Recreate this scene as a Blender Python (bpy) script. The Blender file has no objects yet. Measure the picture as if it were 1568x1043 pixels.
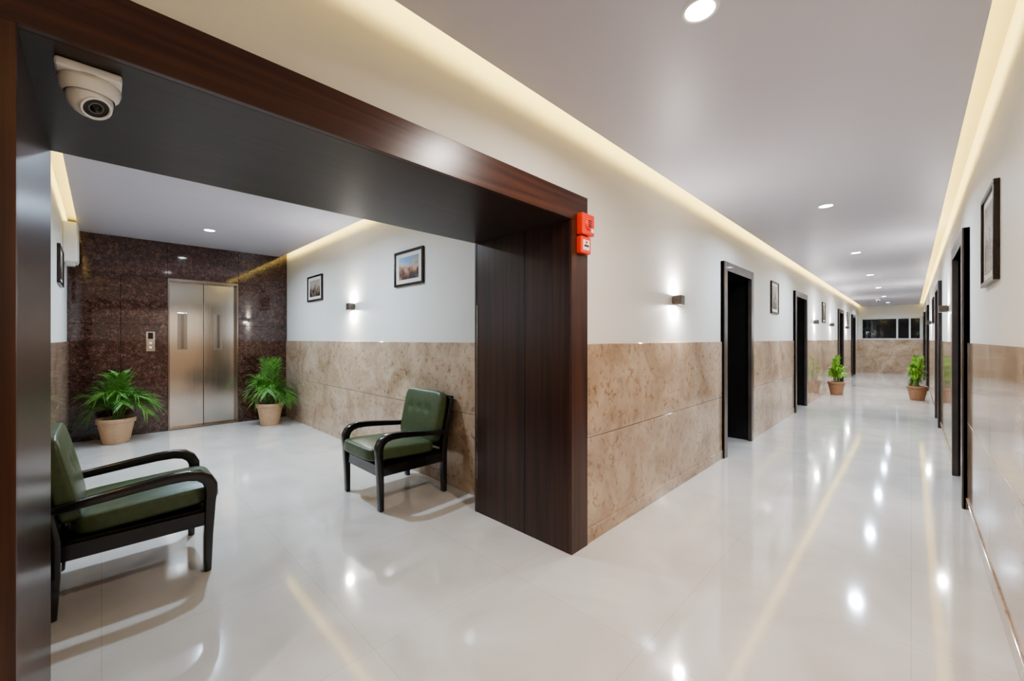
import bpy, bmesh, math, random
from mathutils import Vector, Matrix
random.seed(7)
scene = bpy.context.scene
try:
    scene.view_settings.view_transform = 'AgX'
    scene.view_settings.look = 'AgX - Medium High Contrast'
    scene.view_settings.exposure = 0.36
except Exception as e:
    print(e)

# ---------------------------------------------------------------- materials
def new_mat(name):
    m = bpy.data.materials.new(name); m.use_nodes = True
    nt = m.node_tree
    return m, nt, nt.nodes['Principled BSDF']

def pbr(name, col, rough=0.5, metal=0.0, coat=0.0, var=0.06, scale=6.0, bump=0.0):
    m, nt, b = new_mat(name)
    tc = nt.nodes.new('ShaderNodeTexCoord')
    n = nt.nodes.new('ShaderNodeTexNoise'); n.inputs['Scale'].default_value = scale
    n.inputs['Detail'].default_value = 4
    nt.links.new(tc.outputs['Object'], n.inputs['Vector'])
    r = nt.nodes.new('ShaderNodeValToRGB')
    r.color_ramp.elements[0].position = 0.3; r.color_ramp.elements[1].position = 0.7
    r.color_ramp.elements[0].color = (*[c*(1-var) for c in col], 1)
    r.color_ramp.elements[1].color = (*[min(1, c*(1+var)) for c in col], 1)
    nt.links.new(n.outputs['Fac'], r.inputs['Fac'])
    nt.links.new(r.outputs['Color'], b.inputs['Base Color'])
    b.inputs['Roughness'].default_value = rough
    b.inputs['Metallic'].default_value = metal
    b.inputs['Coat Weight'].default_value = coat
    if bump:
        bp = nt.nodes.new('ShaderNodeBump'); bp.inputs['Strength'].default_value = bump
        bp.inputs['Distance'].default_value = 0.002
        nt.links.new(n.outputs['Fac'], bp.inputs['Height'])
        nt.links.new(bp.outputs['Normal'], b.inputs['Normal'])
    return m

def emis(name, col, strength):
    m, nt, b = new_mat(name)
    b.inputs['Base Color'].default_value = (*col, 1)
    b.inputs['Emission Color'].default_value = (*col, 1)
    b.inputs['Emission Strength'].default_value = strength
    return m

def wood(name, axis, c0, c1, rough=0.3, coat=0.15):
    m, nt, b = new_mat(name)
    tc = nt.nodes.new('ShaderNodeTexCoord')
    mp = nt.nodes.new('ShaderNodeMapping')
    s = [26.0, 26.0, 26.0]; s[axis] = 0.7
    mp.inputs['Scale'].default_value = s
    n = nt.nodes.new('ShaderNodeTexNoise'); n.inputs['Scale'].default_value = 1.6
    n.inputs['Detail'].default_value = 7; n.inputs['Distortion'].default_value = 0.4
    r = nt.nodes.new('ShaderNodeValToRGB')
    r.color_ramp.elements[0].position = 0.30; r.color_ramp.elements[1].position = 0.75
    r.color_ramp.elements[0].color = (*c0, 1); r.color_ramp.elements[1].color = (*c1, 1)
    nt.links.new(tc.outputs['Object'], mp.inputs['Vector'])
    nt.links.new(mp.outputs['Vector'], n.inputs['Vector'])
    nt.links.new(n.outputs['Fac'], r.inputs['Fac'])
    nt.links.new(r.outputs['Color'], b.inputs['Base Color'])
    b.inputs['Roughness'].default_value = rough
    b.inputs['Coat Weight'].default_value = coat
    b.inputs['Coat Roughness'].default_value = 0.25
    return m

def marble_wall():
    m, nt, b = new_mat('wainscot_marble')
    tc = nt.nodes.new('ShaderNodeTexCoord')
    n = nt.nodes.new('ShaderNodeTexNoise'); n.inputs['Scale'].default_value = 2.4
    n.inputs['Detail'].default_value = 10; n.inputs['Roughness'].default_value = 0.66
    n.inputs['Distortion'].default_value = 0.7
    nt.links.new(tc.outputs['Object'], n.inputs['Vector'])
    r = nt.nodes.new('ShaderNodeValToRGB'); cr = r.color_ramp
    cr.elements[0].position = 0.28; cr.elements[0].color = (0.28, 0.175, 0.11, 1)
    cr.elements[1].position = 0.72; cr.elements[1].color = (0.61, 0.485, 0.365, 1)
    e = cr.elements.new(0.40); e.color = (0.41, 0.285, 0.19, 1)
    e = cr.elements.new(0.53); e.color = (0.51, 0.38, 0.27, 1)
    nt.links.new(n.outputs['Fac'], r.inputs['Fac'])
    n2 = nt.nodes.new('ShaderNodeTexNoise'); n2.inputs['Scale'].default_value = 22
    n2.inputs['Detail'].default_value = 6; n2.inputs['Distortion'].default_value = 0.6
    nt.links.new(tc.outputs['Object'], n2.inputs['Vector'])
    r2 = nt.nodes.new('ShaderNodeValToRGB')
    r2.color_ramp.elements[0].position = 0.30; r2.color_ramp.elements[0].color = (0.64, 0.54, 0.47, 1)
    r2.color_ramp.elements[1].position = 0.45; r2.color_ramp.elements[1].color = (1, 1, 1, 1)
    nt.links.new(n2.outputs['Fac'], r2.inputs['Fac'])
    mx = nt.nodes.new('ShaderNodeMix'); mx.data_type = 'RGBA'; mx.blend_type = 'MULTIPLY'
    mx.inputs[0].default_value = 1.0
    nt.links.new(r.outputs['Color'], mx.inputs[6]); nt.links.new(r2.outputs['Color'], mx.inputs[7])
    nt.links.new(mx.outputs[2], b.inputs['Base Color'])
    b.inputs['Roughness'].default_value = 0.07
    b.inputs['Specular IOR Level'].default_value = 0.65
    return m

def floor_mat():
    m, nt, b = new_mat('floor_polished_marble')
    tc = nt.nodes.new('ShaderNodeTexCoord')
    n = nt.nodes.new('ShaderNodeTexNoise'); n.inputs['Scale'].default_value = 1.6
    n.inputs['Detail'].default_value = 9; n.inputs['Distortion'].default_value = 1.2
    nt.links.new(tc.outputs['Object'], n.inputs['Vector'])
    r = nt.nodes.new('ShaderNodeValToRGB'); cr = r.color_ramp
    cr.elements[0].position = 0.3; cr.elements[0].color = (0.59, 0.55, 0.50, 1)
    cr.elements[1].position = 0.65; cr.elements[1].color = (0.68, 0.65, 0.61, 1)
    nt.links.new(n.outputs['Fac'], r.inputs['Fac'])
    br = nt.nodes.new('ShaderNodeTexBrick')
    br.offset = 0.0; br.inputs['Scale'].default_value = 1.0
    br.inputs['Brick Width'].default_value = 0.8; br.inputs['Row Height'].default_value = 0.8
    br.inputs['Mortar Size'].default_value = 0.0016
    br.inputs['Mortar Smooth'].default_value = 0.3
    br.inputs['Color1'].default_value = (1, 1, 1, 1); br.inputs['Color2'].default_value = (0.965, 0.96, 0.955, 1)
    br.inputs['Mortar'].default_value = (0.80, 0.76, 0.72, 1)
    nt.links.new(tc.outputs['Object'], br.inputs['Vector'])
    mx = nt.nodes.new('ShaderNodeMix'); mx.data_type = 'RGBA'; mx.blend_type = 'MULTIPLY'
    mx.inputs[0].default_value = 1.0
    nt.links.new(r.outputs['Color'], mx.inputs[6]); nt.links.new(br.outputs['Color'], mx.inputs[7])
    nt.links.new(mx.outputs[2], b.inputs['Base Color'])
    b.inputs['Roughness'].default_value = 0.075
    b.inputs['Specular IOR Level'].default_value = 1.0
    return m

def granite_mat():
    m, nt, b = new_mat('red_granite')
    tc = nt.nodes.new('ShaderNodeTexCoord')
    v = nt.nodes.new('ShaderNodeTexVoronoi'); v.inputs['Scale'].default_value = 95
    nt.links.new(tc.outputs['Object'], v.inputs['Vector'])
    sx = nt.nodes.new('ShaderNodeSeparateColor')
    nt.links.new(v.outputs['Color'], sx.inputs['Color'])
    n = nt.nodes.new('ShaderNodeTexNoise'); n.inputs['Scale'].default_value = 20; n.inputs['Detail'].default_value = 6
    nt.links.new(tc.outputs['Object'], n.inputs['Vector'])
    ad = nt.nodes.new('ShaderNodeMath'); ad.operation = 'MULTIPLY_ADD'
    nt.links.new(sx.outputs[0], ad.inputs[0]); ad.inputs[1].default_value = 0.45
    nt.links.new(n.outputs['Fac'], ad.inputs[2])
    r = nt.nodes.new('ShaderNodeValToRGB'); cr = r.color_ramp
    cr.elements[0].position = 0.38; cr.elements[0].color = (0.022, 0.009, 0.007, 1)
    cr.elements[1].position = 1.0; cr.elements[1].color = (0.14, 0.075, 0.058, 1)
    e = cr.elements.new(0.62); e.color = (0.046, 0.018, 0.013, 1)
    e = cr.elements.new(0.85); e.color = (0.078, 0.033, 0.024, 1)
    nt.links.new(ad.outputs[0], r.inputs['Fac'])
    nt.links.new(r.outputs['Color'], b.inputs['Base Color'])
    b.inputs['Roughness'].default_value = 0.06
    b.inputs['Specular IOR Level'].default_value = 0.9
    return m

def steel_mat(name, col, r0, r1):
    m, nt, b = new_mat(name)
    tc = nt.nodes.new('ShaderNodeTexCoord')
    mp = nt.nodes.new('ShaderNodeMapping'); mp.inputs['Scale'].default_value = (60, 60, 0.8)
    n = nt.nodes.new('ShaderNodeTexNoise'); n.inputs['Scale'].default_value = 3; n.inputs['Detail'].default_value = 3
    nt.links.new(tc.outputs['Object'], mp.inputs['Vector']); nt.links.new(mp.outputs['Vector'], n.inputs['Vector'])
    mr = nt.nodes.new('ShaderNodeMapRange'); mr.inputs[3].default_value = r0; mr.inputs[4].default_value = r1
    nt.links.new(n.outputs['Fac'], mr.inputs[0]); nt.links.new(mr.outputs[0], b.inputs['Roughness'])
    b.inputs['Base Color'].default_value = (*col, 1); b.inputs['Metallic'].default_value = 1
    return m

def art_mat(name, seed, cols):
    m, nt, b = new_mat(name)
    tc = nt.nodes.new('ShaderNodeTexCoord')
    mp = nt.nodes.new('ShaderNodeMapping'); mp.inputs['Location'].default_value = (seed, seed*2.1, seed)
    n = nt.nodes.new('ShaderNodeTexNoise'); n.inputs['Scale'].default_value = 11; n.inputs['Detail'].default_value = 6
    nt.links.new(tc.outputs['Object'], mp.inputs['Vector']); nt.links.new(mp.outputs['Vector'], n.inputs['Vector'])
    sp = nt.nodes.new('ShaderNodeSeparateXYZ'); nt.links.new(tc.outputs['Generated'], sp.inputs[0])
    ma = nt.nodes.new('ShaderNodeMath'); ma.operation = 'MULTIPLY_ADD'
    nt.links.new(sp.outputs[2], ma.inputs[0]); ma.inputs[1].default_value = 0.45; nt.links.new(n.outputs['Fac'], ma.inputs[2])
    mb = nt.nodes.new('ShaderNodeMath'); mb.operation = 'SUBTRACT'; nt.links.new(ma.outputs[0], mb.inputs[0]); mb.inputs[1].default_value = 0.22
    r = nt.nodes.new('ShaderNodeValToRGB'); cr = r.color_ramp
    cr.elements[0].position = 0.30; cr.elements[0].color = (*cols[0], 1)
    cr.elements[1].position = 0.64; cr.elements[1].color = (*cols[-1], 1)
    for i, c in enumerate(cols[1:-1]):
        e = cr.elements.new(0.42+0.10*i); e.color = (*c, 1)
    nt.links.new(mb.outputs[0], r.inputs['Fac']); nt.links.new(r.outputs['Color'], b.inputs['Base Color'])
    b.inputs['Roughness'].default_value = 0.25
    return m

M_wall = pbr('wall_cream_paint', (0.75, 0.72, 0.66), 0.55, var=0.01, scale=2)
M_ceil = pbr('ceiling_paint', (0.54, 0.52, 0.585), 0.42, var=0.01, scale=2)
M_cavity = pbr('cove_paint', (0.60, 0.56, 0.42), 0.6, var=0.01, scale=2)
M_wains = marble_wall(); M_floor = floor_mat(); M_gran = granite_mat()
M_steel = steel_mat('brushed_steel', (0.64, 0.60, 0.55), 0.08, 0.20)
M_steeld = steel_mat('bronze_steel', (0.30, 0.25, 0.22), 0.12, 0.25)
M_steelm = steel_mat('satin_steel_inset', (0.40, 0.37, 0.34), 0.15, 0.3)
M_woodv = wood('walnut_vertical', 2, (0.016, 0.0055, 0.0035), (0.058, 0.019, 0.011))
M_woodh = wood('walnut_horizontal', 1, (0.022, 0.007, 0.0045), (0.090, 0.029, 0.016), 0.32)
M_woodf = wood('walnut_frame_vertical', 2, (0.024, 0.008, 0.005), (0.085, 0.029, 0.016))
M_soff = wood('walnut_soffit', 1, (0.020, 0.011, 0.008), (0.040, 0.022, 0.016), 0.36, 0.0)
M_doorf = pbr('door_frame_dark', (0.070, 0.053, 0.047), 0.3, coat=0.2, var=0.2)
M_doorshade = pbr('door_leaf_dark', (0.010, 0.008, 0.007), 0.35, var=0.2)  # near-black puts the darkness of open doorways into leaf and lining colour
M_black = pbr('chair_dark_wood', (0.009, 0.008, 0.008), 0.22, coat=0.5, var=0.2)
M_green = pbr('green_leatherette', (0.072, 0.098, 0.044), 0.36, var=0.12, scale=30, bump=0.3)
M_pot = pbr('terracotta', (0.62, 0.41, 0.26), 0.65, var=0.08, scale=20)
M_pot2 = pbr('terracotta_brown', (0.34, 0.18, 0.10), 0.6, var=0.1, scale=20)
M_soil = pbr('soil', (0.05, 0.03, 0.02), 0.9, var=0.4, scale=60)
M_leaf = pbr('palm_leaf', (0.115, 0.27, 0.045), 0.42, var=0.5, scale=9)
M_leaf2 = pbr('shrub_leaf', (0.22, 0.42, 0.05), 0.45, var=0.45, scale=12)
M_stem = pbr('palm_stem', (0.16, 0.26, 0.06), 0.5, var=0.2)
M_white = pbr('white_plastic', (0.80, 0.79, 0.77), 0.3, var=0.01)
M_lens = pbr('black_glass', (0.006, 0.006, 0.007), 0.08, var=0.1)
M_grey = pbr('grey_plastic', (0.16, 0.15, 0.14), 0.3, var=0.05)
M_red = pbr('red_plastic', (0.80, 0.05, 0.025), 0.3, var=0.03)
M_frame = pbr('picture_frame_wood', (0.022, 0.012, 0.010), 0.25, var=0.2)
M_mat = pbr('picture_mount', (0.70, 0.65, 0.58), 0.5, var=0.01)
M_brass = pbr('sconce_bronze', (0.12, 0.10, 0.09), 0.35, metal=0.6, var=0.05)
M_alu = pbr('window_frame_white', (0.60, 0.60, 0.59), 0.4, var=0.02)
M_glass = pbr('night_glass', (0.012, 0.014, 0.016), 0.05, var=0.3, scale=3)
M_cove = emis('cove_led_warm', (1.0, 0.81, 0.28), 15.0)
M_down = emis('downlight_lens', (0.95, 0.97, 1.0), 25.0)
M_sc = emis('sconce_lens', (1.0, 0.95, 0.86), 18.0)
M_art1 = art_mat('art_street', 3.1, [(0.05, 0.03, 0.03), (0.38, 0.13, 0.05), (0.45, 0.36, 0.26), (0.22, 0.34, 0.52)])
M_art2 = art_mat('art_mono', 8.4, [(0.05, 0.035, 0.025), (0.17, 0.12, 0.09), (0.40, 0.35, 0.28)])

# ---------------------------------------------------------------- mesh builder
class Bld:
    def __init__(self):
        self.bm = bmesh.new(); self.mats = []
    def mi(self, mat):
        if mat not in self.mats: self.mats.append(mat)
        return self.mats.index(mat)
    def merge(self, t, mat, M=None, smooth=False):
        i = self.mi(mat)
        for f in t.faces:
            f.material_index = i; f.smooth = smooth
        if M is not None: bmesh.ops.transform(t, matrix=M, verts=t.verts)
        bmesh.ops.recalc_face_normals(t, faces=t.faces)
        me = bpy.data.meshes.new('tmp'); t.to_mesh(me); t.free()
        self.bm.from_mesh(me); bpy.data.meshes.remove(me)
    def box(self, a, b, mat, bevel=0.0, M=None, seg=2):
        t = bmesh.new(); bmesh.ops.create_cube(t, size=1)
        a = Vector(a); b = Vector(b); c = (a+b)/2; s = b-a
        for v in t.verts: v.co = Vector((v.co.x*s.x+c.x, v.co.y*s.y+c.y, v.co.z*s.z+c.z))
        if bevel: bmesh.ops.bevel(t, geom=list(t.edges), offset=bevel, segments=seg, affect='EDGES', profile=0.6)
        self.merge(t, mat, M)
    def lathe(self, prof, mat, M=None, seg=40):
        t = bmesh.new(); rings = []
        for r, z in prof:
            if r < 1e-5: rings.append([t.verts.new((0, 0, z))])
            else: rings.append([t.verts.new((r*math.cos(2*math.pi*k/seg), r*math.sin(2*math.pi*k/seg), z)) for k in range(seg)])
        for A, B in zip(rings[:-1], rings[1:]):
            for k in range(seg):
                k2 = (k+1) % seg
                if len(A) == 1 and len(B) == 1: continue
                if len(A) == 1: t.faces.new((A[0], B[k], B[k2]))
                elif len(B) == 1: t.faces.new((A[k], A[k2], B[0]))
                else: t.faces.new((A[k], A[k2], B[k2], B[k]))
        self.merge(t, mat, M, True)
    def bar(self, path, x0, x1, th, mat, bevel=0.007, M=None):
        """rectangular bar swept along a (y,z) path, spanning x0..x1; th = list or number"""
        t = bmesh.new(); secs = []
        n = len(path)
        for i, (y, z) in enumerate(path):
            p0 = path[max(0, i-1)]; p1 = path[min(n-1, i+1)]
            ty, tz = p1[0]-p0[0], p1[1]-p0[1]; l = math.hypot(ty, tz); ty /= l; tz /= l
            ny, nz = -tz, ty
            h = (th[i] if isinstance(th, (list, tuple)) else th)/2
            secs.append([t.verts.new((x0, y-ny*h, z-nz*h)), t.verts.new((x1, y-ny*h, z-nz*h)),
                         t.verts.new((x1, y+ny*h, z+nz*h)), t.verts.new((x0, y+ny*h, z+nz*h))])
        for A, B in zip(secs[:-1], secs[1:]):
            for k in range(4):
                t.faces.new((A[k], A[(k+1) % 4], B[(k+1) % 4], B[k]))
        t.faces.new(secs[0][::-1]); t.faces.new(secs[-1])
        bmesh.ops.recalc_face_normals(t, faces=t.faces)
        es = [e for e in t.edges if e.is_manifold and e.calc_face_angle(0) > 0.8]
        if bevel: bmesh.ops.bevel(t, geom=es, offset=bevel, segments=3, affect='EDGES', profile=0.5)
        self.merge(t, mat, M, True)
    def cushion(self, size, mat, M, dimples=(), puff=0.25, k=7):
        t = bmesh.new(); bmesh.ops.create_cube(t, size=2)
        bmesh.ops.subdivide_edges(t, edges=list(t.edges), cuts=21, use_grid_fill=True)
        sx, sy, sz = size[0]/2, size[1]/2, size[2]/2
        for v in t.verts:
            x, y, z = v.co
            n = (abs(x)**k+abs(y)**k+abs(z)**k)**(1/k); m = max(abs(x), abs(y), abs(z))
            x, y, z = x*m/n, y*m/n, z*m/n
            zz = z*(0.82+puff*(1-x*x)*(1-y*y))
            for dx, dy in dimples:
                d2 = ((x-dx)*sx)**2+((y-dy)*sy)**2
                if z > 0.3: zz -= 0.32*math.exp(-d2/0.0009)
            v.co = (x*sx, y*sy, zz*sz)
        self.merge(t, mat, M, True)
    def quadstrip(self, pts_l, pts_r, mat):
        i = self.mi(mat)
        L = [self.bm.verts.new(p) for p in pts_l]; R = [self.bm.verts.new(p) for p in pts_r]
        for a in range(len(L)-1):
            f = self.bm.faces.new((L[a], R[a], R[a+1], L[a+1])); f.material_index = i; f.smooth = True
    def tube(self, pts, radii, mat, seg=6):
        i = self.mi(mat); rings = []
        for k, p in enumerate(pts):
            p = Vector(p)
            d = (Vector(pts[min(k+1, len(pts)-1)])-Vector(pts[max(0, k-1)])).normalized()
            u = d.orthogonal().normalized(); w = d.cross(u)
            r = radii[k] if isinstance(radii, (list, tuple)) else radii
            rings.append([self.bm.verts.new(p+u*r*math.cos(2*math.pi*j/seg)+w*r*math.sin(2*math.pi*j/seg)) for j in range(seg)])
        for A, B in zip(rings[:-1], rings[1:]):
            best = min(range(seg), key=lambda s: sum((A[j].co-B[(j+s) % seg].co).length for j in range(seg)))
            for j in range(seg):
                f = self.bm.faces.new((A[j], A[(j+1) % seg], B[(j+1+best) % seg], B[(j+best) % seg]))
                f.material_index = i; f.smooth = True
    def finish(self, name, loc=(0, 0, 0), rotz=0.0, parent=None, world=False):
        me = bpy.data.meshes.new(name); self.bm.to_mesh(me); self.bm.free()
        for m in self.mats: me.materials.append(m)
        o = bpy.data.objects.new(name, me); scene.collection.objects.link(o)
        o.location = loc; o.rotation_euler = (0, 0, rotz)
        if parent: o.parent = parent
        return o

def empty(name, loc=(0, 0, 0), rotz=0.0):
    o = bpy.data.objects.new(name, None); scene.collection.objects.link(o)
    o.location = loc; o.rotation_euler = (0, 0, rotz); o.empty_display_size = 0.1
    return o

# ---------------------------------------------------------------- layout constants (metres)
XL, XR = -1.48, 0.317           # corridor side walls
Y0, Y1 = -4.0, 20.8             # corridor ends
ZC = 2.57                       # corridor ceiling
LB, LX0 = -7.47, -2.347         # lobby back wall, portal back plane
LY0, LY1 = -0.30, 2.19          # lobby side walls
ZL = 2.66
PY0, PY1, PZ = -0.136, 1.98, 2.021   # portal clear opening
PE, PT = 2.148, 2.184           # outer right edge / top of the portal frame
WH = 1.268; DH = 2.15
L_DOORS = [(4.74, 5.88), (8.54, 9.68), (14.56, 15.65), (18.2, 19.3)]
R_DOORS = [(4.62, 5.78), (8.56, 9.70), (14.5, 15.6), (18.2, 19.3)]

# floor
b = Bld(); b.box((-8.0, Y0-0.2, -0.12), (1.0, Y1+0.2, 0.0), M_floor); b.finish('floor')

# walls
def wall_with_doors(name, x0, x1, ya, yb, doors):
    b = Bld(); y = ya
    for d0, d1 in doors:
        b.box((x0, y, 0), (x1, d0, 2.8), M_wall)
        b.box((x0, d0, DH), (x1, d1, 2.8), M_wall); y = d1
    b.box((x0, y, 0), (x1, yb, 2.8), M_wall)
    return b.finish(name)
wall_with_doors('wall_left', XL-0.2, XL, PE, Y1, L_DOORS)
wall_with_doors('wall_right', XR, XR+0.2, Y0, Y1, R_DOORS)
b = Bld(); b.box((XL-0.2, Y0, 0), (XL, LY0-0.015, 2.8), M_wall); b.finish('wall_entry')
b = Bld(); b.box((LX0+0.02, LY0-0.015, PT-0.004), (XL, PE, 2.85), M_wall); b.finish('wall_lintel')
b = Bld(); b.box((LB-0.2, LY1, 0), (XL-0.2, LY1+0.16, 2.9), M_wall)
b.box((LX0+0.02, PE, 0), (XL-0.2, LY1, 2.9), M_wall); b.finish('wall_north')
b = Bld(); b.box((LB-0.2, LY0-0.16, 0), (LX0, LY0, 2.9), M_wall); b.finish('wall_south')
b = Bld(); b.box((XL-0.2, Y0-0.2, 0), (XR+0.2, Y0, 2.8), M_wall); b.finish('wall_behind')
# far end wall with window hole
wy0, wy1, wz0, wz1 = -1.40, 0.27, 1.27, 2.10
b = Bld()
b.box((XL-0.2, Y1, 0), (XR+0.2, Y1+0.2, wz0), M_wall)
b.box((XL-0.2, Y1, wz1), (XR+0.2, Y1+0.2, 2.8), M_wall)
b.box((XL-0.2, Y1, wz0), (wy0, Y1+0.2, wz1), M_wall)
b.box((wy1, Y1, wz0), (XR+0.2, Y1+0.2, wz1), M_wall)
b.finish('wall_far')
# granite lift wall with opening
EY0, EY1, EZ = 0.655, 1.50, 2.16
b = Bld()
g = 0.003
def gran(y0, y1, z0, z1):
    b.box((LB-0.2, y0+g/2, z0+g/2), (LB, y1-g/2, z1-g/2), M_gran, 0.0015, seg=1)
for z0, z1 in [(0, 0.75), (0.75, 1.5), (1.5, EZ)]:
    gran(LY0, 0.18, z0, z1); gran(0.18, EY0, z0, z1); gran(EY1, LY1, z0, z1)
gran(LY0, EY0, EZ, 2.72); gran(EY0, EY1, EZ, 2.72); gran(EY1, LY1, EZ, 2.72)
b.box((LB-0.22, LY0, 0), (LB-0.15, EY0, 2.72), M_lens)
b.box((LB-0.22, EY1, 0), (LB-0.15, LY1, 2.72), M_lens)
b.box((LB-0.22, EY0, EZ), (LB-0.15, EY1, 2.72), M_lens)
b.finish('wall_west')

# wainscot panels
def wains_x(name, x0, x1, ya, yb, doors):   # panels on wall parallel to Y
    b = Bld(); segs = []; y = ya
    for d0, d1 in doors: segs.append((y, d0)); y = d1
    segs.append((y, yb))
    for s0, s1 in segs:
        n = max(1, round((s1-s0)/1.25)); w = (s1-s0)/n
        for k in range(n):
            for z0, z1 in [(0.0, 0.664), (0.668, WH)]:
                b.box((x0, s0+k*w+0.001, z0), (x1, s0+(k+1)*w-0.001, z1), M_wains, 0.0015, seg=1)
    return b.finish(name)
def wains_y(name, y0, y1, xa, xb):
    b = Bld(); n = max(1, round((xb-xa)/1.25)); w = (xb-xa)/n
    for k in range(n):
        for z0, z1 in [(0.0, 0.664), (0.668, WH)]:
            b.box((xa+k*w+0.001, y0, z0), (xa+(k+1)*w-0.001, y1, z1), M_wains, 0.0015, seg=1)
    return b.finish(name)
T = 0.014
wains_x('trim_wainscot_left', XL, XL+T, PE+0.002, Y1, L_DOORS)
wains_x('trim_wainscot_right', XR-T, XR, Y0, Y1, R_DOORS)
wains_x('trim_wainscot_entry', XL, XL+T, Y0, LY0-0.02, [])
wains_y('trim_wainscot_north', LY1-T, LY1, LB, LX0)
wains_y('trim_wainscot_south', LY0, LY0+T, LB, LX0)
wains_y('trim_wainscot_far', Y1-T, Y1, XL, XR)
# skirting
def base_x(name, x0, x1, ya, yb, doors):
    b = Bld(); y = ya
    for d0, d1 in doors:
        b.box((x0, y, 0), (x1, d0, 0.09), M_wains, 0.002); y = d1
    b.box((x0, y, 0), (x1, yb, 0.09), M_wains, 0.002); b.finish(name)
base_x('baseboard_left', XL+T, XL+T+0.008, PE+0.002, Y1-T, L_DOORS)
base_x('baseboard_right', XR-T-0.008, XR-T, Y0, Y1-T, R_DOORS)
b = Bld(); b.box((LB, LY1-T-0.008, 0), (LX0, LY1-T, 0.09), M_wains, 0.002); b.finish('baseboard_north')
b = Bld(); b.box((LB, LY0+T, 0), (LX0, LY0+T+0.008, 0.09), M_wains, 0.002); b.finish('baseboard_south')

# ceilings : dropped panels + cove recess
G = 0.10; GI = 0.06
b = Bld()
b.box((XL+G, Y0, ZC), (XR-G, Y1, ZC+0.03), M_ceil)
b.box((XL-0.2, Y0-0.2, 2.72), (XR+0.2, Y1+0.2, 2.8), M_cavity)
b.box((LB, LY0+G, ZL), (LX0+0.02, LY1-G, ZL+0.03), M_ceil)
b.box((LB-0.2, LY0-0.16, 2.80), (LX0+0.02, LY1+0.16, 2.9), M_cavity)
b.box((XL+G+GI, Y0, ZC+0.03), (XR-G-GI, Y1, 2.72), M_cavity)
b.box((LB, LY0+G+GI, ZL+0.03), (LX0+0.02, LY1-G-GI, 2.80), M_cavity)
b.finish('ceiling')
# LED strips stand on the back of the panel lip, facing the wall
s0 = GI-0.004; s1 = GI-0.012
b = Bld(); b.box((XL+G+s1, Y0, ZC+0.045), (XL+G+s0, Y1, ZC+0.085), M_cove); b.finish('cove_led_strip')
b = Bld(); b.box((XR-G-s0, Y0, ZC+0.045), (XR-G-s1, Y1, ZC+0.085), M_cove); b.finish('cove_led_strip')
b = Bld(); b.box((LB, LY1-G-s0, ZL+0.045), (LX0+0.02, LY1-G-s1, ZL+0.085), M_cove); b.finish('cove_led_strip')
b = Bld(); b.box((LB, LY0+G+s1, ZL+0.045), (LX0+0.02, LY0+G+s0, ZL+0.085), M_cove); b.finish('cove_led_strip')

# portal lining
XF = XL+0.03
por = empty('wood_portal')
b = Bld(); b.box((LX0, PY1, 0), (XF-0.022, PE, PZ), M_woodv, 0.002)
b.box((LX0, PE, 0), (LX0+0.02, LY1, PZ), M_woodv, 0.001)
b.finish('jamb_right', parent=por)
b = Bld(); b.box((LX0, LY0-0.015, 0), (XF-0.022, PY0, PZ), M_woodv, 0.002); b.finish('jamb_left', parent=por)
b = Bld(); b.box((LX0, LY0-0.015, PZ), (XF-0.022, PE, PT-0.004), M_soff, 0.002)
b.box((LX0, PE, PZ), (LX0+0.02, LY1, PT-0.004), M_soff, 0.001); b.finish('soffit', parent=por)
b = Bld()
b.box((XF-0.022, PY1, 0), (XF, PE, PZ), M_woodf, 0.002)
b.box((XF-0.022, LY0-0.015, 0), (XF, PY0, PZ), M_woodf, 0.002)
b.finish('front_stile', parent=por)
b = Bld(); b.box((XF-0.022, LY0-0.015, PZ), (XF, PE, PT), M_woodh, 0.002); b.finish('front_header', parent=por)
b = Bld()
b.box((-1.835, PY1-0.0015, 0.0), (-1.832, PY1+0.001, PZ), M_lens)
b.box((LX0+0.012, PY1-0.003, 0.0), (LX0+0.022, PY1+0.001, PZ), M_doorf)
b.box((LX0+0.03, PY1-0.005, 0.25), (LX0+0.034, PY1+0.001, 1.55), M_steel)
b.finish('jamb_grooves', parent=por)

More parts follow.
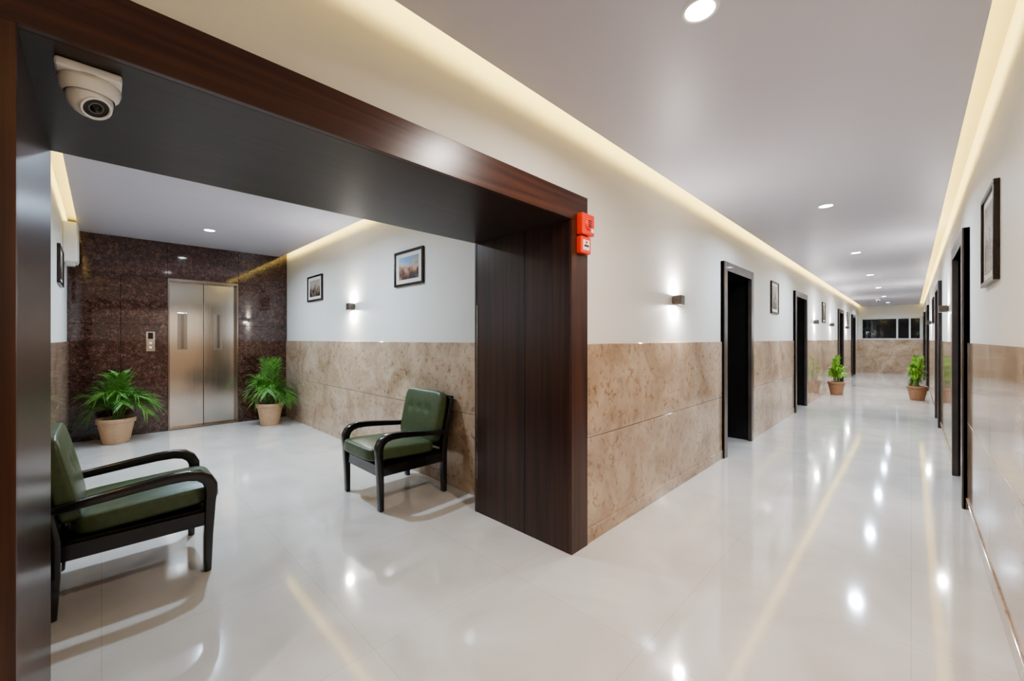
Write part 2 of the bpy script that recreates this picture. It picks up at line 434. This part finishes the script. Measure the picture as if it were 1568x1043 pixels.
# ---------------------------------------------------------------- doors
def door(name, side, d0, d1):
    """side -1 : left wall (recess towards -X), +1: right wall"""
    xw = XL if side < 0 else XR
    s = -1 if side < 0 else 1
    def bx(b, xa, xb, ya, yb, za, zb, m, bev=0.0):
        x1, x2 = xw+s*xa, xw+s*xb
        b.box((min(x1, x2), ya, za), (max(x1, x2), yb, zb), m, bev)
    e = empty(name, (0, 0, 0)); fw = 0.10
    b = Bld()
    bx(b, -0.035, 0.34, d0, d0+fw*0.55, 0, DH, M_doorshade, 0.003)
    bx(b, -0.035, 0.34, d1-fw*0.55, d1, 0, DH, M_doorshade, 0.003)
    bx(b, -0.035, 0.34, d0+fw*0.55, d1-fw*0.55, DH-fw, DH, M_doorshade, 0.003)
    bx(b, -0.042, -0.0, d0, d0+fw, 0, DH, M_doorf, 0.004)
    bx(b, -0.042, -0.0, d1-fw, d1, 0, DH, M_doorf, 0.004)
    bx(b, -0.042, -0.0, d0+fw, d1-fw, DH-fw, DH, M_doorf, 0.004)
    b.finish('door_frame', parent=e)
    b = Bld()
    bx(b, 0.27, 0.31, d0+fw*0.55, d1-fw*0.55, 0.005, DH-fw, M_doorshade, 0.002)
    bx(b, 0.262, 0.272, d0+0.22, d1-0.22, 0.25, 0.95, M_doorshade, 0.004)
    bx(b, 0.262, 0.272, d0+0.22, d1-0.22, 1.10, 1.85, M_doorshade, 0.004)
    b.finish('door_leaf', parent=e)  # closed leaf added, its colour standing for the unlit interior
    b = Bld()
    bx(b, 0.262, 0.27, d1-0.17, d1-0.13, 0.94, 1.12, M_steel, 0.002)
    bx(b, 0.235, 0.262, d1-0.16, d1-0.14, 1.03, 1.05, M_steel, 0.002)
    bx(b, 0.225, 0.24, d1-0.28, d1-0.14, 1.03, 1.05, M_steel, 0.002)
    b.finish('door_handle', parent=e)
    return e
k = 1
for d in L_DOORS: door('door_%d' % k, -1, *d); k += 1
for d in R_DOORS: door('door_%d' % k, 1, *d); k += 1

# ---------------------------------------------------------------- far window
e = empty('window_1')
b = Bld(); fr = 0.05
b.box((wy0, Y1-0.03, wz0), (wy1, Y1+0.05, wz0+fr), M_alu, 0.003)
b.box((wy0, Y1-0.03, wz1-fr), (wy1, Y1+0.05, wz1), M_alu, 0.003)
for xx in (wy0, wy0+0.60*(wy1-wy0), wy0+0.80*(wy1-wy0), wy1-fr):
    b.box((xx, Y1-0.025, wz0+fr), (xx+fr, Y1+0.05, wz1-fr), M_alu, 0.003)
b.finish('frame', parent=e)
b = Bld(); b.box((wy0+0.01, Y1+0.02, wz0+0.01), (wy1-0.01, Y1+0.026, wz1-0.01), M_glass); b.finish('pane', parent=e)

# ---------------------------------------------------------------- elevator
e = empty('elevator')
b = Bld()
dx = LB-0.10
ym = (EY0+EY1)/2
jm = 0.022
b.box((dx-0.03, EY0+jm, 0.02), (dx, ym-0.003, EZ-0.04), M_steel, 0.003)
b.box((dx-0.03, ym+0.003, 0.02), (dx, EY1-jm, EZ-0.04), M_steel, 0.003)
b.finish('door_panels', parent=e)
b = Bld()
b.box((dx-0.05, EY0+0.001, 0), (LB+0.006, EY0+jm, EZ-0.001), M_steeld, 0.003)
b.box((dx-0.05, EY1-jm, 0), (LB+0.006, EY1-0.001, EZ-0.001), M_steeld, 0.003)
b.box((dx-0.05, EY0+jm, EZ-0.04), (LB+0.006, EY1-jm, EZ-0.001), M_steeld, 0.003)
b.box((dx-0.08, EY0+0.001, 0), (LB+0.01, EY1-0.001, 0.02), M_steeld, 0.002)
b.finish('steel_architrave', parent=e)
b = Bld()
for yc in (0.83, 1.26):
    b.box((dx-0.001, yc-0.056, 1.14), (dx+0.005, yc+0.056, 1.68), M_steelm, 0.003)
    b.box((dx+0.004, yc-0.018, 1.155), (dx+0.0065, yc+0.018, 1.665), M_steeld, 0.001)
b.finish('vision_panels', parent=e)
b = Bld(); b.box((LB-0.16, EY0, 0), (LB-0.15, EY1, EZ), M_lens); b.finish('shaft_back', parent=e)
b = Bld()
b.box((LB, 0.43, 1.13), (LB+0.012, 0.52, 1.40), M_steel, 0.003)
b.box((LB+0.011, 0.448, 1.30), (LB+0.014, 0.502, 1.385), M_lens, 0.001)
b.lathe([(0.0, 0.006), (0.013, 0.006), (0.016, 0.0)], M_white, Matrix.Translation((LB+0.012, 0.475, 1.24)) @ Matrix.Rotation(math.pi/2, 4, 'Y'), 20)
b.lathe([(0.0, 0.006), (0.013, 0.006), (0.016, 0.0)], M_white, Matrix.Translation((LB+0.012, 0.475, 1.18)) @ Matrix.Rotation(math.pi/2, 4, 'Y'), 20)
b.finish('wall_mounted_call_panel')

# ---------------------------------------------------------------- armchairs
def chair(loc, rotz):
    e = empty('armchair', loc, rotz)
    W = 0.32; aw = 0.052
    for sx, nm in ((-1, 'arm_left'), (1, 'arm_right')):
        x0, x1 = sorted((sx*W, sx*(W-aw)))
        path = [(-0.30, 0.505), (-0.15, 0.520), (0.0, 0.538), (0.12, 0.550), (0.20, 0.552), (0.25, 0.542), (0.285, 0.516), (0.302, 0.48), (0.305, 0.44), (0.300, 0.38), (0.292, 0.2), (0.288, 0.0)]
        th = [0.038, 0.040, 0.044, 0.048, 0.052, 0.056, 0.058, 0.058, 0.055, 0.05, 0.042, 0.034]
        b = Bld(); b.bar(path, x0, x1, th, M_black); b.finish(nm, parent=e)
        b = Bld(); b.bar([(-0.365, 0.79), (-0.338, 0.66), (-0.305, 0.50), (-0.285, 0.36), (-0.285, 0.2), (-0.29, 0.0)], x0, x1, [0.03, 0.04, 0.045, 0.05, 0.045, 0.034], M_black)
        b.finish('rear_post', parent=e)
        b = Bld(); b.box((x0+0.008, -0.28, 0.26), (x1-0.008, 0.28, 0.335), M_black, 0.004); b.finish('side_rail', parent=e)
    b = Bld()
    b.box((-W+aw-0.01, 0.265, 0.255), (W-aw+0.01, 0.30, 0.34), M_black, 0.004)
    b.box((-W+aw-0.01, -0.30, 0.255), (W-aw+0.01, -0.27, 0.34), M_black, 0.004)
    b.box((-W+aw-0.01, -0.28, 0.325), (W-aw+0.01, 0.29, 0.342), M_black, 0.002)
    b.finish('seat_rails', parent=e)
    b = Bld()
    A = Matrix.Translation((0, -0.335, 0.60)) @ Matrix.Rotation(math.radians(12), 4, 'X')
    b.box((-W+0.02, -0.014, -0.24), (W-0.02, 0.006, 0.21), M_black, 0.006, A)
    b.finish('back_board', parent=e)
    b = Bld(); b.cushion((0.535, 0.60, 0.13), M_green, Matrix.Translation((0, 0.06, 0.403)) @ Matrix.Rotation(math.radians(3), 4, 'X'), (), 0.22)
    b.finish('seat_cushion', parent=e)
    b = Bld()
    R = Matrix.Translation((0, -0.272, 0.625)) @ Matrix.Rotation(math.radians(12), 4, 'X') @ Matrix.Rotation(math.radians(-90), 4, 'X')
    dm = [(-0.45, -0.25), (0.0, -0.25), (0.45, -0.25)]
    b.cushion((0.57, 0.44, 0.11), M_green, R, dm, 0.2)
    for px, py in dm:
        b.lathe([(0.0, 0.006), (0.006, 0.004), (0.009, 0.0)], M_green, R @ Matrix.Translation((px*0.285, py*0.22, 0.040)), 12)
    b.finish('back_cushion', parent=e)
    return e
chair((-3.14, 1.765, 0), math.pi)
chair((-3.115, 0.13, 0), 0.0)

# ---------------------------------------------------------------- plants
def pot(b, r, h, mat):
    b.lathe([(0, 0.0), (r*0.66, 0.0), (r*0.69, 0.01), (r*0.92, h*0.80), (r*0.93, h*0.81), (r*1.0, h*0.82), (r*1.02, h*0.97), (r*1.0, h), (r*0.93, h), (r*0.90, h*0.96), (r*0.88, h*0.86)], mat)
def palm(name, loc, rp, hp, hf, spread, nf, potmat, leafmat, bounds, leaf_len=0.19, lw=0.010, seed=1, nl=20):
    rnd = random.Random(seed)
    e = empty(name, loc)
    bx0, bx1, by0, by1 = bounds
    def cl(p):
        return Vector((min(max(p.x, bx0-loc[0]), bx1-loc[0]), min(max(p.y, by0-loc[1]), by1-loc[1]), max(p.z, 0.02)))
    b = Bld(); pot(b, rp, hp, potmat); b.finish('pot', parent=e)
    b = Bld(); b.lathe([(0, hp*0.9), (rp*0.5, hp*0.895), (rp*0.88, hp*0.88)], M_soil); b.finish('soil', parent=e)
    b = Bld()
    for i in range(nf):
        az = 2*math.pi*i/nf*2.6+rnd.uniform(-0.4, 0.4)
        out = spread*rnd.uniform(0.35, 1.0) if i % 4 else spread*0.15
        hh = hf*(1.05-0.45*(out/spread))*rnd.uniform(0.85, 1.1)
        droop = rnd.uniform(0.25, 0.6)*(out/spread)*hf
        bx, by = rnd.uniform(-1, 1)*rp*0.35, rnd.uniform(-1, 1)*rp*0.35
        dirv = Vector((math.cos(az), math.sin(az), 0)); side = Vector((-math.sin(az), math.cos(az), 0))
        pts = []
        N = 14
        for k in range(N+1):
            t = k/N
            p = Vector((bx, by, hp*0.88))+dirv*out*(t**1.4)+Vector((0, 0, hh*(1-(1-t)**1.5)-droop*t**3))
            pts.append(cl(p)+Vector((0, 0, 0.0005*k)))
        b.tube(pts, [0.0045*(1-0.75*k/N) for k in range(N+1)], M_stem, 5)
        for k in range(nl):
            t = 0.22+0.78*k/(nl-1)
            f = t*N; i0 = min(N-1, int(f)); fr = f-i0
            p = pts[i0].lerp(pts[i0+1], fr); tan = (pts[i0+1]-pts[i0]).normalized()
            L = leaf_len*(0.45+0.65*math.sin(math.pi*min(1, (t-0.1)*0.95)))*rnd.uniform(0.8, 1.2)
            for sgn in (-1, 1):
                sd = (side*sgn*0.8+tan*(0.7+0.6*t)+Vector((0, 0, 0.25))+Vector([rnd.uniform(-.2, .2) for _ in range(3)])).normalized()
                nrm = sd.cross(tan).normalized(); wv = sd.cross(nrm).normalized()
                pl, pr = [], []
                for q, wq in ((0, 0.5), (0.3, 1.0), (0.65, 0.75), (1.0, 0.06)):
                    c = p+sd*L*q+Vector((0, 0, -0.35*L*q*q))
                    w = lw*wq
                    pl.append(cl(c-wv*w)); pr.append(cl(c+wv*w))
                b.quadstrip(pl, pr, leafmat)
    b.finish('foliage', parent=e)
lobby_b = (LB+0.02, -2.5, LY0+0.03, LY1-0.03)
cor_b = (XL+0.03, XR-0.03, 10, 14)
palm('potted_palm', (-7.10, 0.13, 0), 0.185, 0.31, 0.58, 0.38, 34, M_pot, M_leaf, lobby_b, 0.20, 0.0050, 3, 24)
palm('potted_palm', (-6.94, 1.80, 0), 0.180, 0.33, 0.66, 0.32, 32, M_pot, M_leaf, lobby_b, 0.20, 0.0050, 5, 24)
palm('potted_shrub', (-1.245, 12.05, 0), 0.165, 0.30, 0.60, 0.12, 24, M_pot2, M_leaf2, cor_b, 0.12, 0.011, 8, 18)
palm('potted_shrub', (0.09, 12.15, 0), 0.165, 0.30, 0.64, 0.12, 24, M_pot2, M_leaf2, cor_b, 0.12, 0.011, 9, 18)

# ---------------------------------------------------------------- pictures
def picture(axis, plane, sgn, c, w, z0, z1, art):
    e = empty('framed_picture')
    b = Bld()
    def bx(u0, u1, za, zb, d0, d1, m, bev=0.0):
        p, q = sorted((plane+sgn*d0, plane+sgn*d1))
        if axis == 'x': b.box((p, u0, za), (q, u1, zb), m, bev)
        else: b.box((u0, p, za), (u1, q, zb), m, bev)
    u0, u1 = c-w/2, c+w/2; f = 0.024
    bx(u0, u1, z0, z0+f, 0, 0.024, M_frame, 0.003); bx(u0, u1, z1-f, z1, 0, 0.024, M_frame, 0.003)
    bx(u0, u0+f, z0+f, z1-f, 0, 0.024, M_frame, 0.003); bx(u1-f, u1, z0+f, z1-f, 0, 0.024, M_frame, 0.003)
    b.finish('frame', parent=e); b = Bld()
    bx(u0+f, u1-f, z0+f, z1-f, 0.001, 0.012, M_mat)
    b.finish('mount', parent=e); b = Bld()
    mm = f+0.042
    bx(u0+mm*1.3, u1-mm*1.3, z0+mm, z1-mm, 0.012, 0.0135, art)
    b.finish('print', parent=e)
picture('y', LY1, -1, -3.615, 0.54, 1.84, 2.20, M_art1)
picture('y', LY1, -1, -6.17, 0.57, 1.85, 2.22, M_art2)
picture('y', LY0, 1, -6.10, 0.57, 1.84, 2.22, M_art2)
picture('x', XL, 1, 7.14, 0.45, 1.68, 2.16, M_art2)
picture('x', XL, 1, 11.95, 0.45, 1.68, 2.16, M_art2)
picture('x', XL, 1, 17.0, 0.45, 1.68, 2.16, M_art2)
picture('x', XR, -1, 3.42, 0.52, 1.60, 2.11, M_art2)
picture('x', XR, -1, 11.5, 0.5, 1.60, 2.11, M_art2)

# ---------------------------------------------------------------- lights
def area(name, loc, rot, power, size, col, parent=None, shape='DISK', spread=math.pi):
    l = bpy.data.lights.new(name, 'AREA'); l.energy = power; l.color = col; l.shape = shape; l.size = size
    l.spread = spread
    o = bpy.data.objects.new(name, l); scene.collection.objects.link(o)
    o.location = loc; o.rotation_euler = rot
    if parent: o.parent = parent
    return o
def downlight(x, y, z, power, col):
    e = empty('recessed_downlight', (x, y, z))
    b = Bld(); b.lathe([(0.052, -0.001), (0.054, -0.006), (0.066, -0.005), (0.069, 0.0)], M_white); b.finish('trim_ring', parent=e)
    b = Bld(); b.lathe([(0.0, -0.003), (0.053, -0.003)], M_down); b.finish('lens', parent=e)
    area('lamp', (0, 0, -0.008), (0, 0, 0), power, 0.10, col, e, spread=math.radians(160))
cool = (0.66, 0.81, 1.0)
for yy in (-1.5, 1.62, 4.85, 7.8, 10.7, 13.5, 16.4, 19.2):
    downlight(-0.58, yy, ZC, 23 if yy < 3 else 30, (1.0, 0.91, 0.83) if yy < 3 else cool)
downlight(-6.25, 0.95, ZL, 34, (0.62, 0.80, 1.0)); downlight(-4.15, 0.95, ZL, 38, (0.62, 0.80, 1.0))

def sconce(axis, plane, sgn, c, z):
    w = 0.04
    if axis == 'x': loc = (plane, c, z); rz = 0 if sgn > 0 else math.pi
    else: loc = (c, plane, z); rz = math.pi/2*sgn
    e = empty('wall_sconce', loc, rz)      # local +x = away from wall
    b = Bld()
    b.box((0.0, -0.03, -0.03), (0.012, 0.03, 0.03), M_brass, 0.002)
    b.box((0.012, -w, -w), (0.016, w, w), M_brass, 0.001); b.box((0.078, -w, -w), (0.082, w, w), M_brass, 0.001)
    b.box((0.016, -w, -w), (0.078, -w+0.004, w), M_brass, 0.001); b.box((0.016, w-0.004, -w), (0.078, w, w), M_brass, 0.001)
    b.finish('body', parent=e)
    b = Bld(); b.box((0.016, -w+0.004, -0.028), (0.078, w-0.004, 0.028), M_sc); b.finish('lens', parent=e)
    area('lamp_up', (0.047, 0, 0.042), (math.pi, 0, 0), 7.0, 0.05, (1.0, 0.97, 0.92), e, 'SQUARE', math.radians(180))
    area('lamp_down', (0.047, 0, -0.042), (0, 0, 0), 7.0, 0.05, (1.0, 0.97, 0.92), e, 'SQUARE', math.radians(180))
sconce('y', LY1, -1, -4.90, 1.695)
sconce('x', XL, 1, 3.51, 1.635)
for yy in (10.7, 13.1, 16.6): sconce('x', XL, 1, yy, 1.66)
for yy in (7.1, 12.9): sconce('x', XR, -1, yy, 1.66)

# ---------------------------------------------------------------- fire alarm devices
AY = 2.028
b = Bld()
b.box((XF, AY, 1.935), (XF+0.045, AY+0.13, 2.065), M_red, 0.008)
b.lathe([(0.0, 0.012), (0.028, 0.012), (0.036, 0.004), (0.036, 0.0)], M_red, Matrix.Translation((XF+0.045, AY+0.062, 2.0)) @ Matrix.Rotation(math.pi/2, 4, 'Y'), 28)
b.box((XF+0.044, AY+0.092, 1.955), (XF+0.047, AY+0.120, 1.98), M_white, 0.001)
for zz in range(4):
    b.box((XF+0.055, AY+0.044, 1.98+zz*0.012), (XF+0.058, AY+0.080, 1.985+zz*0.012), M_lens)
b.finish('fire_alarm_sounder')
b = Bld()
b.box((XF, AY, 1.822), (XF+0.035, AY+0.105, 1.925), M_red, 0.006)
b.box((XF+0.034, AY+0.02, 1.842), (XF+0.038, AY+0.085, 1.905), M_white, 0.002)
b.box((XF+0.0375, AY+0.028, 1.862), (XF+0.039, AY+0.077, 1.874), M_lens)
b.box((XF+0.0375, AY+0.042, 1.881), (XF+0.039, AY+0.062, 1.898), M_red)
b.finish('fire_alarm_call_point')

# ---------------------------------------------------------------- CCTV turret cameras
def cctv(loc, aim, s=1.0):
    e = empty('security_camera', loc); e.scale = (s, s, s)
    b = Bld()
    b.box((-0.058, -0.058, -0.022), (0.058, 0.058, 0.0), M_white, 0.009, seg=3)
    b.lathe([(0.0, -0.02), (0.056, -0.02), (0.058, -0.032), (0.054, -0.046), (0.046, -0.056)], M_white)
    b.finish('mount', parent=e)
    q = Vector(aim).normalized().to_track_quat('Z', 'Y').to_matrix().to_4x4()
    Mx = Matrix.Translation((0, 0, -0.062)) @ q
    b = Bld()
    r = 0.043
    prof = [(0, -r)]+[(r*math.sin(a), -r*math.cos(a)) for a in [math.radians(d) for d in range(12, 139, 9)]]
    b.lathe(prof, M_white, Mx)
    za = r*math.cos(math.radians(42)); ra = r*math.sin(math.radians(42))
    b.lathe([(ra, za-0.002), (ra+0.002, za+0.004), (ra-0.003, za+0.006), (ra-0.004, za)], M_white, Mx)
    b.lathe([(0, za+0.002), (ra-0.003, za+0.001)], M_lens, Mx)
    b.lathe([(0.0, za+0.009), (0.008, za+0.007), (0.011, za+0.002)], M_lens, Mx, 24)
    b.lathe([(0.012, za+0.002), (0.013, za+0.004), (0.015, za+0.002)], M_grey, Mx, 24)
    b.finish('turret', parent=e)
cctv((-1.60, -0.022, PZ), (0.75, 0.42, -0.95), 1.08)
cctv((-0.75, 17.3, ZC), (0.1, -1, -0.7), 1.0)

# wall-mounted light box on lobby left wall near ceiling
b = Bld()
b.box((-6.98, LY0, 2.16), (-6.62, LY0+0.11, 2.60), M_white, 0.012, seg=3)
b.box((-6.96, LY0+0.11, 2.18), (-6.64, LY0+0.118, 2.58), M_mat, 0.003)
b.box((-6.87, LY0+0.02, 2.13), (-6.71, LY0+0.09, 2.162), M_mat, 0.004)
b.finish('wall_mounted_emergency_light')

# ---------------------------------------------------------------- world & camera
w = bpy.data.worlds.new('World'); scene.world = w; w.use_nodes = True
w.node_tree.nodes['Background'].inputs[0].default_value = (0.02, 0.025, 0.04, 1)
w.node_tree.nodes['Background'].inputs[1].default_value = 0.2
cam = bpy.data.cameras.new('camera'); co = bpy.data.objects.new('camera', cam); scene.collection.objects.link(co)
co.location = (0, 0, 1.3); co.rotation_euler = (math.radians(90), 0, math.radians(44.6))
cam.sensor_fit = 'HORIZONTAL'; cam.sensor_width = 36; cam.lens = 14.235; cam.shift_y = -0.0016
cam.clip_start = 0.02; cam.clip_end = 100
scene.camera = co
